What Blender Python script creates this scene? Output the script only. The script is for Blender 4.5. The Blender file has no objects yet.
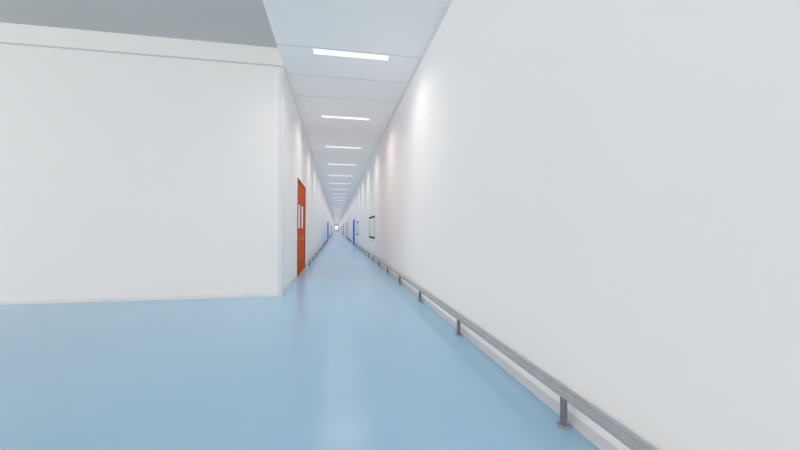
import bpy, bmesh, math, random
from mathutils import Matrix, Vector
random.seed(4)
C = bpy.context.scene.collection
PI = math.pi

# ------------------------------------------------------------------ dimensions (metres)
XL, XR = -0.98, 1.495          # corridor wall faces
H, HH = 4.29, 4.63             # corridor ceiling, hall ceiling
YC = 6.75                      # where the partition corner stands
YB, YE = -9.0, 205.0           # floor behind the viewpoint, end of the corridor
XH = -15.0                     # hall extends to the left
TH = 0.12                      # wall thickness
EYE = 1.25

# ------------------------------------------------------------------ helpers
def srgb(r, g, b):
    f = lambda c: (c/12.92 if c <= .04045 else ((c+.055)/1.055)**2.4)
    return tuple(f(v/255.0) for v in (r, g, b))

def material(name, col, rough=.5, metal=0.0, spec=.5, var=.03, scale=3.0, bump=0.0, bscale=60.0, coat=0.0, coat_rough=.1):
    m = bpy.data.materials.new(name); m.use_nodes = True
    nt = m.node_tree; b = nt.nodes['Principled BSDF']
    b.inputs['Roughness'].default_value = rough
    b.inputs['Metallic'].default_value = metal
    b.inputs['Specular IOR Level'].default_value = spec
    b.inputs['Coat Weight'].default_value = coat
    b.inputs['Coat Roughness'].default_value = coat_rough
    tc = nt.nodes.new('ShaderNodeTexCoord')
    n = nt.nodes.new('ShaderNodeTexNoise'); n.inputs['Scale'].default_value = scale; n.inputs['Detail'].default_value = 4
    nt.links.new(tc.outputs['Object'], n.inputs['Vector'])
    r = nt.nodes.new('ShaderNodeValToRGB')
    r.color_ramp.elements[0].position = .3; r.color_ramp.elements[1].position = .7
    r.color_ramp.elements[0].color = tuple(max(0, c*(1-var)) for c in col)+(1,)
    r.color_ramp.elements[1].color = tuple(min(1, c*(1+var)) for c in col)+(1,)
    nt.links.new(n.outputs['Fac'], r.inputs['Fac']); nt.links.new(r.outputs['Color'], b.inputs['Base Color'])
    if bump:
        n2 = nt.nodes.new('ShaderNodeTexNoise'); n2.inputs['Scale'].default_value = bscale
        nt.links.new(tc.outputs['Object'], n2.inputs['Vector'])
        bp = nt.nodes.new('ShaderNodeBump'); bp.inputs['Strength'].default_value = bump; bp.inputs['Distance'].default_value = .002
        nt.links.new(n2.outputs['Fac'], bp.inputs['Height']); nt.links.new(bp.outputs['Normal'], b.inputs['Normal'])
    return m

def emitter(name, col, strength):
    m = bpy.data.materials.new(name); m.use_nodes = True
    b = m.node_tree.nodes['Principled BSDF']
    b.inputs['Base Color'].default_value = (.9, .9, .9, 1)
    b.inputs['Emission Color'].default_value = col+(1,)
    b.inputs['Emission Strength'].default_value = strength
    return m

def bm_box(bm, x0, x1, y0, y1, z0, z1, bevel=0.0, seg=2):
    r = bmesh.ops.create_cube(bm, size=1.0)
    bmesh.ops.scale(bm, vec=(x1-x0, y1-y0, z1-z0), verts=r['verts'])
    bmesh.ops.translate(bm, vec=((x0+x1)/2, (y0+y1)/2, (z0+z1)/2), verts=r['verts'])
    if bevel:
        es = list({e for v in r['verts'] for e in v.link_edges})
        bmesh.ops.bevel(bm, geom=es, offset=bevel, segments=seg, affect='EDGES', profile=.5)

def bm_lathe(bm, prof, n=28, axis='Z', cx=0, cy=0, cz=0):
    """prof: list of (radius, along) from one end to the other; closed with caps."""
    rings = []
    for r, t in prof:
        ring = []
        for k in range(n):
            a = 2*PI*k/n; c, s = r*math.cos(a), r*math.sin(a)
            p = {'Z': (c, s, t), 'Y': (c, t, s), 'X': (t, c, s)}[axis]
            ring.append(bm.verts.new((p[0]+cx, p[1]+cy, p[2]+cz)))
        rings.append(ring)
    for a, b in zip(rings, rings[1:]):
        for k in range(n):
            bm.faces.new((a[k], a[(k+1) % n], b[(k+1) % n], b[k]))
    bm.faces.new(rings[0]); bm.faces.new(rings[-1])

def bm_profile(bm, pts, a0, a1, axis):
    """extrude the closed 2-D outline pts along an axis. 'Y': pts are (x,z); 'X': pts are (y,z); 'Z': pts are (x,y)."""
    def P(p, a):
        return {'Y': (p[0], a, p[1]), 'X': (a, p[0], p[1]), 'Z': (p[0], p[1], a)}[axis]
    v0 = [bm.verts.new(P(p, a0)) for p in pts]; v1 = [bm.verts.new(P(p, a1)) for p in pts]
    n = len(pts)
    for k in range(n):
        bm.faces.new((v0[k], v0[(k+1) % n], v1[(k+1) % n], v1[k]))
    bm.faces.new(v0); bm.faces.new(v1)

def obj(name, bm, mat, parent=None, smooth=False, loc=None):
    bmesh.ops.recalc_face_normals(bm, faces=bm.faces)
    me = bpy.data.meshes.new(name); bm.to_mesh(me); bm.free()
    o = bpy.data.objects.new(name, me); C.objects.link(o)
    me.materials.append(mat)
    if smooth:
        for p in me.polygons: p.use_smooth = True
        me.set_sharp_from_angle(angle=math.radians(40))
    if parent: o.parent = parent
    if loc: o.location = loc
    return o

def box_obj(name, dims, mat, parent=None, bevel=0.0):
    bm = bmesh.new(); bm_box(bm, *dims, bevel=bevel); return obj(name, bm, mat, parent)

def tag(o, label, cat, group=None, kind=None):
    o['label'] = label; o['category'] = cat
    if group: o['group'] = group
    if kind: o['kind'] = kind
    return o

def struct(o, label, cat):
    return tag(o, label, cat, kind='structure')

def empty(name, loc):
    o = bpy.data.objects.new(name, None); C.objects.link(o); o.location = loc; o.empty_display_size = .2
    return o

def copy_tree(o, parent=None):
    c = o.copy(); C.objects.link(c)
    if parent: c.parent = parent
    for ch in list(o.children): copy_tree(ch, c)
    return c

# ------------------------------------------------------------------ materials
M = {}
M['wall'] = material('white_wall_panel', srgb(244, 243, 241), rough=1.0, spec=.0, var=.006, scale=.8, bump=.03)
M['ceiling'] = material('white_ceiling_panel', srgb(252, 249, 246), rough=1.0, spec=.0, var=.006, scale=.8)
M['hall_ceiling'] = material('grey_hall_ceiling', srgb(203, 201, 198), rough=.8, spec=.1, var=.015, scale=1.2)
M['seam'] = material('grey_sealant', srgb(176, 181, 190), rough=.6, var=.02)
M['trim'] = material('white_aluminium_trim', srgb(228, 229, 230), rough=.35, spec=.4, var=.01)
M['trim_grey'] = material('grey_aluminium_trim', srgb(205, 207, 209), rough=.35, spec=.4, var=.01)
M['skirting'] = material('pale_grey_skirting', srgb(212, 213, 215), rough=.4, spec=.4, var=.01)
M['floor'] = material('pale_blue_epoxy_floor', srgb(169, 209, 234), rough=.21, spec=.45, var=.02, scale=.6)
M['steel'] = material('brushed_grey_steel', srgb(168, 169, 172), rough=.45, metal=.1, var=.04, scale=20)
M['steel_dark'] = material('dark_grey_steel', srgb(118, 122, 126), rough=.45, metal=.1, var=.05, scale=20)
M['orange'] = material('orange_door_paint', srgb(214, 86, 0), rough=.6, spec=.06, var=.02)
M['orange_dark'] = material('dark_orange_frame_paint', srgb(140, 36, 4), rough=.45, spec=.12, var=.02)
M['blue'] = material('blue_door_paint', srgb(0, 118, 226), rough=.6, spec=.06, var=.02)
M['blue_dark'] = material('dark_blue_frame_paint', srgb(0, 80, 180), rough=.45, spec=.12, var=.02)
M['pale'] = material('pale_grey_door_paint', srgb(205, 208, 214), rough=.4, spec=.3, var=.02)
M['black'] = material('black_window_frame_paint', srgb(14, 24, 30), rough=.6, spec=.1, var=.03)
M['glass'] = material('pale_frosted_glass', srgb(240, 240, 240), rough=.3, spec=.5, var=.01)
M['handle'] = material('polished_steel_handle', srgb(225, 222, 214), rough=.22, metal=.9, var=.02)
M['brass'] = material('brass_lock', srgb(214, 160, 70), rough=.25, metal=.9, var=.02)
M['lamp'] = emitter('white_lamp_diffuser', (.98, .99, 1.0), 0.3)
M['end_glow'] = emitter('added_end_glow_pane', (1.0, .98, .95), .45)  # glow for the made-up end window, lifts the dark corridor end
M['housing'] = material('white_lamp_housing', srgb(240, 240, 240), rough=.4, var=.01)

# ------------------------------------------------------------------ the setting
struct(box_obj('floor', (XH, XR+TH, YB, YE+TH, -.12, 0), M['floor']),
       'glossy pale blue epoxy floor running through hall and corridor', 'floor')

# doors and windows: openings in the two corridor walls (y0, y1, z0, z1)
OR1 = (9.25, 11.5, 0, 2.57)
LEFT = [OR1, (40.2, 42.6, 0, 2.1), (44.6, 47.0, 0, 2.1), (76, 79.5, 0, 2.1), (86, 89, 0, 2.1)]
RIGHT = [(13.55, 15.9, .86, 1.79), (23.5, 25.92, .83, 1.77), (28.35, 31.2, 0, 2.04),
         (51, 53.6, 0, 2.3), (68, 72.5, 0, 2.3), (98, 103, 0, 2.1), (150, 156, 0, 2.1)]

def corridor_wall(name, x0, x1, y0, y1, z1, holes):
    bm = bmesh.new(); y = y0
    for a, b, c, d in holes:
        bm_box(bm, x0, x1, y, a, 0, z1)
        if c > 0: bm_box(bm, x0, x1, a, b, 0, c)
        bm_box(bm, x0, x1, a, b, d, z1)
        y = b
    bm_box(bm, x0, x1, y, y1, 0, z1)
    bmesh.ops.remove_doubles(bm, verts=bm.verts, dist=1e-5)
    seen = {}
    for f in list(bm.faces):                       # drop the inner faces between neighbouring pieces
        k = tuple(sorted(v.index for v in f.verts)) if False else frozenset(f.verts)
        if k in seen: seen[k].append(f)
        else: seen[k] = [f]
    dead = [f for fs in seen.values() if len(fs) > 1 for f in fs]
    bmesh.ops.delete(bm, geom=dead, context='FACES_ONLY')
    return obj(name, bm, M['wall'])

struct(corridor_wall('wall_left', XL-TH, XL, YC, YE, HH, LEFT),
       'white corridor wall on the left holding the orange double door', 'wall')
struct(corridor_wall('wall_right', XR, XR+TH, YB, YE, H, RIGHT),
       'long plain white wall filling the right half of the view', 'wall')
struct(box_obj('wall_front', (XH, XL-TH, YC, YC+TH, 0, HH), M['wall']),
       'broad white partition wall facing the viewer on the left', 'wall')
bm = bmesh.new()
for x0, x1, z0, z1 in ((XL, -.6, 0, H), (1.1, XR, 0, H), (-.6, 1.1, 0, .9), (-.6, 1.1, 3.0, H)): bm_box(bm, x0, x1, YE, YE+TH, z0, z1)
struct(obj('wall_end', bm, M['wall']), 'tiny white wall closing the far end of the corridor', 'wall')
root = struct(empty('window_3', (.25, YE+.05, .9)), 'tiny added glowing window that brightens the far end of the corridor', 'window')  # made-up window, added to keep the corridor end from going dark
bm = bmesh.new()
for x0, x1, z0, z1 in ((-.85, -.78, 0, 2.1), (.78, .85, 0, 2.1), (-.03, .03, .07, 2.03), (-.78, .78, 0, .07), (-.78, .78, 2.03, 2.1)): bm_box(bm, x0, x1, -.045, .045, z0, z1)
obj('window_frame', bm, M['trim'], root)
bm = bmesh.new(); bm_box(bm, -.78, .78, -.01, .01, .07, 2.03); obj('window_pane', bm, M['end_glow'], root)

# ceilings
bm = bmesh.new()
bm_box(bm, XL, XR+TH, YB, YC, H, HH)
bm_box(bm, XL, XR+TH, YC, YE+TH, H, HH)
struct(obj('ceiling', bm, M['ceiling']), 'white panelled corridor ceiling carrying the row of strip lights', 'ceiling')
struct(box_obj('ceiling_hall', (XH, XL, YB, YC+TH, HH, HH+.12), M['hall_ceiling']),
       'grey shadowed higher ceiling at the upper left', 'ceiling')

# joints between the ceiling panels
def seam(n, y, x0, x1, label, w=.010):
    struct(box_obj('trim_%d' % n, (x0, x1, y-w/2, y+w/2, H-.002, H+.001), M['seam']), label, 'ceiling joint')
seam(1, 5.945, XL+.01, XR-.045, 'thin ceiling joint along the near edge of the nearest strip light')
seam(2, 7.035, XL+.05, XR-.045, 'thin ceiling joint just beyond the nearest strip light')
seam(3, 8.155, XL+.05, XR-.045, 'faint ceiling joint, second beyond the nearest strip light', w=.008)

# quarter-round ceiling trims, partition corner profile, partition top strip
def quarter(cx, cz, r, sx, sz, n=6):
    pts = [(cx, cz)]
    for k in range(n+1):
        a = PI/2*k/n
        # concave cove between the two surfaces
        pts.append((cx+sx*(r-r*math.sin(a)*1.0), cz+sz*(r-r*math.cos(a))))
    out = []
    for p in pts:
        if not out or (abs(p[0]-out[-1][0])+abs(p[1]-out[-1][1])) > 1e-6: out.append(p)
    return out
bm = bmesh.new(); bm_profile(bm, quarter(XR, H, .042, -1, -1), YB, YE, 'Y')
struct(obj('trim_4', bm, M['trim'], smooth=True), 'slim cove trim along the top of the right wall', 'cove trim')
bm = bmesh.new(); bm_profile(bm, quarter(XL, H, .03, 1, -1), YC, YE, 'Y')
struct(obj('trim_5', bm, M['trim'], smooth=True), 'slim cove trim along the top of the left corridor wall', 'cove trim')
R = .03
pts = [(XL-.075, YC), (XL-.075, YC-.010)] + [(XL-R+.010+R*math.sin(PI/2*k/8), YC+R-.010-R*math.cos(PI/2*k/8)) for k in range(9)] + [(XL+.010, YC+.075), (XL, YC+.075), (XL, YC)]
bm = bmesh.new(); bm_profile(bm, pts, 0, H, 'Z')
struct(obj('trim_6', bm, M['trim'], smooth=True), 'white rounded corner profile on the edge of the partition', 'corner trim')
bm = bmesh.new(); bm_box(bm, XH, XL-.0, YC-.010, YC, H-.014, H+.014, bevel=.003)
struct(obj('trim_7', bm, M['trim_grey']), 'thin grey strip along the top of the partition wall', 'trim strip')

# skirtings
def skirting(name, pts, a0, a1, axis, label, mat='skirting'):
    bm = bmesh.new(); bm_profile(bm, pts, a0, a1, axis)
    struct(obj(name, bm, M[mat], smooth=True), label, 'skirting')
def cove(x, s, h=.10, t=.045):
    """skirting outline: flat foot, concave curve up the wall; s is the direction away from the wall"""
    pts = [(x, 0), (x+s*t, 0), (x+s*t, .006)]
    for k in range(1, 7):
        a = PI/2*k/6
        pts.append((x+s*(t-(t-.006)*math.sin(a)), .006+.04*(1-math.cos(a))))
    pts += [(x+s*.006, h-.004), (x+s*.004, h), (x, h)]
    return pts
def spans(y0, y1, holes):
    y = y0; out = []
    for a, b, c, d in holes:
        if c == 0: out.append((y, a)); y = b
    out.append((y, y1)); return out
for side, x, s, y0, holes in (('left', XL, 1, YC+.08, LEFT), ('right', XR, -1, YB, RIGHT)):
    bm = bmesh.new()
    for a, b in spans(y0, YE, holes): bm_profile(bm, cove(x, s, .072, .012), a, b, 'Y')
    struct(obj('baseboard_'+side, bm, M['skirting'], smooth=True),
           'pale grey cove skirting along the foot of the %s corridor wall' % side, 'skirting')
skirting('baseboard_front', [(YC, 0), (YC-.014, 0), (YC-.014, .05), (YC-.010, .058), (YC, .058)], XH, XL-.076, 'X',
         'pale low skirting along the foot of the partition wall', 'trim')

# ------------------------------------------------------------------ doors (in the walls, leaves flush with the wall face)
def door(n, x, s, hole, paint, frame, label, leaves=2, panes=None, split=None, detail=True):
    """x: wall face, s: +1 when the corridor lies at greater x."""
    y0, y1, z0, z1 = hole
    root = struct(empty('door_%d' % n, (x, (y0+y1)/2, 0)), label, 'door')
    ox, oy = x, (y0+y1)/2
    def bx(name, xa, xb, ya, yb, za, zb, mat, parent=root, bev=.003, off=None):
        xs = sorted((s*xa, s*xb)); bm = bmesh.new()
        bm_box(bm, xs[0], xs[1], ya-oy, yb-oy, za, zb, bevel=bev)
        return obj(name, bm, M[mat], parent)
    fw = .05
    bm = bmesh.new()                                      # frame: two jambs and a head
    for ya, yb, za, zb in ((y0+.001, y0+fw, 0.001, z1-.001), (y1-fw, y1-.001, 0.001, z1-.001), (y0+fw, y1-fw, z1-fw, z1-.001)):
        xs = sorted((s*-.10, s*.012)); bm_box(bm, xs[0], xs[1], ya-oy, yb-oy, za, zb, bevel=.002)
    obj('door_frame', bm, M[frame], root)
    mid = split if split else (y0+y1)/2
    segs = [(y0+fw+.003, mid-.003), (mid+.003, y1-fw-.003)] if leaves == 2 else [(y0+fw+.003, y1-fw-.003)]
    for i, (a, b) in enumerate(segs):
        if panes:
            pa, pb, pz0, pz1 = panes[i]
            bm = bmesh.new()                              # leaf with a real opening for its pane
            X0, X1 = sorted((s*-.06, s*-.005))
            for ya, yb, za, zb in ((a, pa, .008, z1-fw-.003), (pb, b, .008, z1-fw-.003), (pa, pb, .008, pz0), (pa, pb, pz1, z1-fw-.003)):
                bm_box(bm, X0, X1, ya-oy, yb-oy, za, zb)
            lf = obj('door_leaf', bm, M[paint], root)
            bm = bmesh.new()
            X0, X1 = sorted((s*-.05, s*-.001)); w = .03
            for ya, yb, za, zb in ((pa, pa+w, pz0, pz1), (pb-w, pb, pz0, pz1), (pa+w, pb-w, pz0, pz0+w), (pa+w, pb-w, pz1-w, pz1)):
                bm_box(bm, X0, X1, ya-oy, yb-oy, za, zb, bevel=.002)
            obj('pane_frame', bm, M[frame], lf)
            bx('window_pane', -.02, -.004, pa+w, pb-w, pz0+w, pz1-w, 'glass', lf, bev=0)
        else:
            lf = bx('door_leaf', -.06, -.005, a, b, .008, z1-fw-.003, paint)
        if detail:
            hy = (b-.07) if i == 0 else (a+.07)
            if leaves == 1: hy = b-.07
            sg = -1 if i == 0 else 1
            bm = bmesh.new()                              # lever handle: rose, neck and lever
            bm_lathe(bm, [(.026, -.005), (.026, .002), (.022, .005)], 20, 'X', 0, hy-oy, .98)
            bm_lathe(bm, [(.009, .004), (.009, .05)], 14, 'X', 0, hy-oy, .98)
            if s < 0: bmesh.ops.scale(bm, vec=(-1, 1, 1), verts=bm.verts)
            xs = sorted((s*.042, s*.058)); ys = sorted((hy-oy, hy-oy+sg*.13))
            bm_box(bm, xs[0], xs[1], ys[0]-.008, ys[1]+.008, .972, .988, bevel=.005)
            hd = obj('door_handle', bm, M['handle'], lf, smooth=True)
            bm = bmesh.new(); bm_lathe(bm, [(.024, -.005), (.024, .003), (.012, .006)], 18, 'X', 0, hy-oy, .87)
            if s < 0: bmesh.ops.scale(bm, vec=(-1, 1, 1), verts=bm.verts)
            obj('lock', bm, M['brass'], lf, smooth=True)['label'] = 'brass lock'
    # closed backing so that nothing shows through the gaps
    bx('back_panel', -.115, -.105, y0+.002, y1-.002, .002, z1-.002, frame, bev=0)
    return root

door(1, XL, 1, OR1, 'orange', 'orange_dark', 'tall orange double door with two narrow windows in left wall',
     panes=[(9.47, 9.96, 1.235, 1.945), (10.28, 10.88, 1.235, 1.945)], split=10.13)
door(2, XL, 1, LEFT[1], 'blue', 'blue_dark', 'blue door in left wall, nearest blue one beyond the orange door')
door(3, XL, 1, LEFT[2], 'blue', 'blue_dark', 'second distant blue door along the left wall')
door(4, XL, 1, LEFT[3], 'blue', 'blue_dark', 'tiny third blue door far along the left wall', detail=False)
door(5, XL, 1, LEFT[4], 'blue', 'blue_dark', 'tiny last blue door far along the left wall', detail=False)
door(6, XR, -1, RIGHT[2], 'blue', 'blue_dark', 'bright blue double door in right wall where the near rail ends')
door(7, XR, -1, RIGHT[3], 'orange', 'orange_dark', 'small orange door in right wall beyond the bright blue door')
door(8, XR, -1, RIGHT[4], 'orange', 'orange_dark', 'second small orange door farther along the right wall', detail=False)
door(9, XR, -1, RIGHT[5], 'blue', 'blue_dark', 'tiny blue door far along the right wall', detail=False)
door(10, XR, -1, RIGHT[6], 'orange', 'orange_dark', 'tiny orange door farthest along the right wall', detail=False)

# ------------------------------------------------------------------ windows in the right wall
def window(n, hole, label):
    y0, y1, z0, z1 = hole; oy = (y0+y1)/2
    root = struct(empty('window_%d' % n, (XR, oy, z0)), label, 'window')
    bm = bmesh.new(); w, wt = .045, .075
    for ya, yb, za, zb in ((y0+.001, y0+w, z0+.001, z1-.001), (y1-w, y1-.001, z0+.001, z1-.001),
                           (y0+w, y1-w, z0+.001, z0+wt), (y0+w, y1-w, z1-wt, z1-.001)):
        bm_box(bm, -.005, .10, ya-oy, yb-oy, za-z0, zb-z0, bevel=.003)
    obj('window_frame', bm, M['black'], root)
    bm = bmesh.new(); bm_box(bm, .001, .013, y0+w-oy, y1-w-oy, wt, z1-wt-z0); obj('window_pane', bm, M['glass'], root)
    bm = bmesh.new(); bm_box(bm, .104, .114, y0+.002-oy, y1-.002-oy, .002, z1-z0-.002); obj('window_blind', bm, M['pale'], root)
window(1, RIGHT[0], 'black framed window in right wall, the nearer and larger one')
window(2, RIGHT[1], 'black framed window in right wall beside the bright blue door')

# ------------------------------------------------------------------ low bumper rails on posts
def bumper_rail(x, y0, y1, posts, label, zr=.205, rr=.025):
    root = tag(empty('bumper_rail', (x, y0, 0)), label, 'handrail', 'low metal rails along the corridor walls')
    L = y1-y0
    bm = bmesh.new()
    bm_lathe(bm, [(.012, -.006), (.022, -.004), (rr, .002), (rr, L-.002), (.022, L+.004), (.012, L+.006)], 24, 'Y', 0, 0, zr)
    obj('rail', bm, M['steel'], root, smooth=True)
    bm = bmesh.new(); bm_lathe(bm, [(.021, .010), (.021, zr-rr*.75)], 24); post_me = obj('post', bm, M['steel_dark'], root, smooth=True)
    bm = bmesh.new(); bm_lathe(bm, [(.043, 0.0), (.043, .008), (.039, .012), (.022, .013)], 28)
    fl = obj('flange', bm, M['steel'], post_me, smooth=True)
    post_me.location = (0, posts[0]-y0, 0)
    for y in posts[1:]:
        c = copy_tree(post_me, root); c.location = (0, y-y0, 0)
    return root
SP = 1.92
bumper_rail(1.427, -3.95, 28.2, [1.99+SP*k for k in range(-3, 14)], 'long grey metal rail on posts along the foot of the right wall')
bumper_rail(1.427, 33.3, 47.3, [33.5+SP*k for k in range(8)], 'distant short grey rail on right wall beyond the bright blue door')
bumper_rail(-.855, 11.72, 39.9, [11.92+SP*k for k in range(15)], 'grey metal rail on posts along left wall beyond the orange door')
bumper_rail(-.855, 47.4, 75.6, [47.7+SP*k for k in range(15)], 'far grey rail on left wall beyond the blue doors')

# ------------------------------------------------------------------ strip lights
LAMP = 10.0
def make_light():
    root = empty('ceiling_light', (0, 0, 0))
    bm = bmesh.new(); bm_box(bm, -.66, .66, -.09, .09, -.010, 0, bevel=.002); obj('housing', bm, M['housing'], root)
    bm = bmesh.new(); bm_box(bm, -.645, .645, -.085, .085, -.016, -.0101, bevel=.002); obj('diffuser', bm, M['lamp'], root)
    la = bpy.data.lights.new('lamp', 'AREA'); la.shape = 'RECTANGLE'; la.size = 1.28; la.size_y = .16
    la.energy = LAMP; la.spread = math.radians(148); la.color = (1.0, .885, .85)
    lo = bpy.data.objects.new('lamp', la); C.objects.link(lo); lo.parent = root; lo.location = (0, 0, -.0175)
    return root
words = ['nearest', 'second', 'third', 'fourth', 'fifth', 'sixth', 'seventh', 'eighth', 'ninth', 'tenth']
proto = make_light(); y = 6.05; k = 0
while y < YE-1:
    o = proto if k == 0 else copy_tree(proto)
    o.location = (.25, y, H)
    if k == 0: lab = 'nearest and largest white strip light on the corridor ceiling'
    elif k < 10: lab = '%s white strip light from the viewer on the corridor ceiling' % words[k]
    else: lab = 'tiny white strip light deep in the corridor beyond the tenth one'
    tag(o, lab, 'ceiling light', 'strip lights along the corridor ceiling')
    y += 3.48; k += 1
# ------------------------------------------------------------------ daylight from the open side of the hall
w = bpy.data.worlds.new('World'); bpy.context.scene.world = w; w.use_nodes = True
bg = w.node_tree.nodes['Background']
bg.inputs['Color'].default_value = (1.0, .875, .80, 1); bg.inputs['Strength'].default_value = 1.6

# ------------------------------------------------------------------ camera
f, yaw, pit, roll = 346.8, .182319, .0119442, .0027238
fw = Vector((math.sin(yaw)*math.cos(pit), math.cos(yaw)*math.cos(pit), math.sin(pit)))
r = fw.cross(Vector((0, 0, 1))).normalized(); u = r.cross(fw)
r2 = math.cos(roll)*r+math.sin(roll)*u; u2 = -math.sin(roll)*r+math.cos(roll)*u
cam = bpy.data.cameras.new('camera'); co = bpy.data.objects.new('camera', cam); C.objects.link(co)
m = Matrix((r2, u2, -fw)).transposed().to_4x4(); m.translation = (0, 0, EYE); co.matrix_world = m
cam.sensor_width = 36; cam.lens = f*36/800; cam.clip_start = .02; cam.clip_end = 500
sc = bpy.context.scene; sc.camera = co
sc.cycles.max_bounces = 20; sc.cycles.diffuse_bounces = 14; sc.cycles.glossy_bounces = 6
sc.view_settings.view_transform = 'Standard'; sc.view_settings.look = 'None'
sc.view_settings.gamma = 1; sc.view_settings.use_curve_mapping = False; sc.view_settings.exposure = 0.87
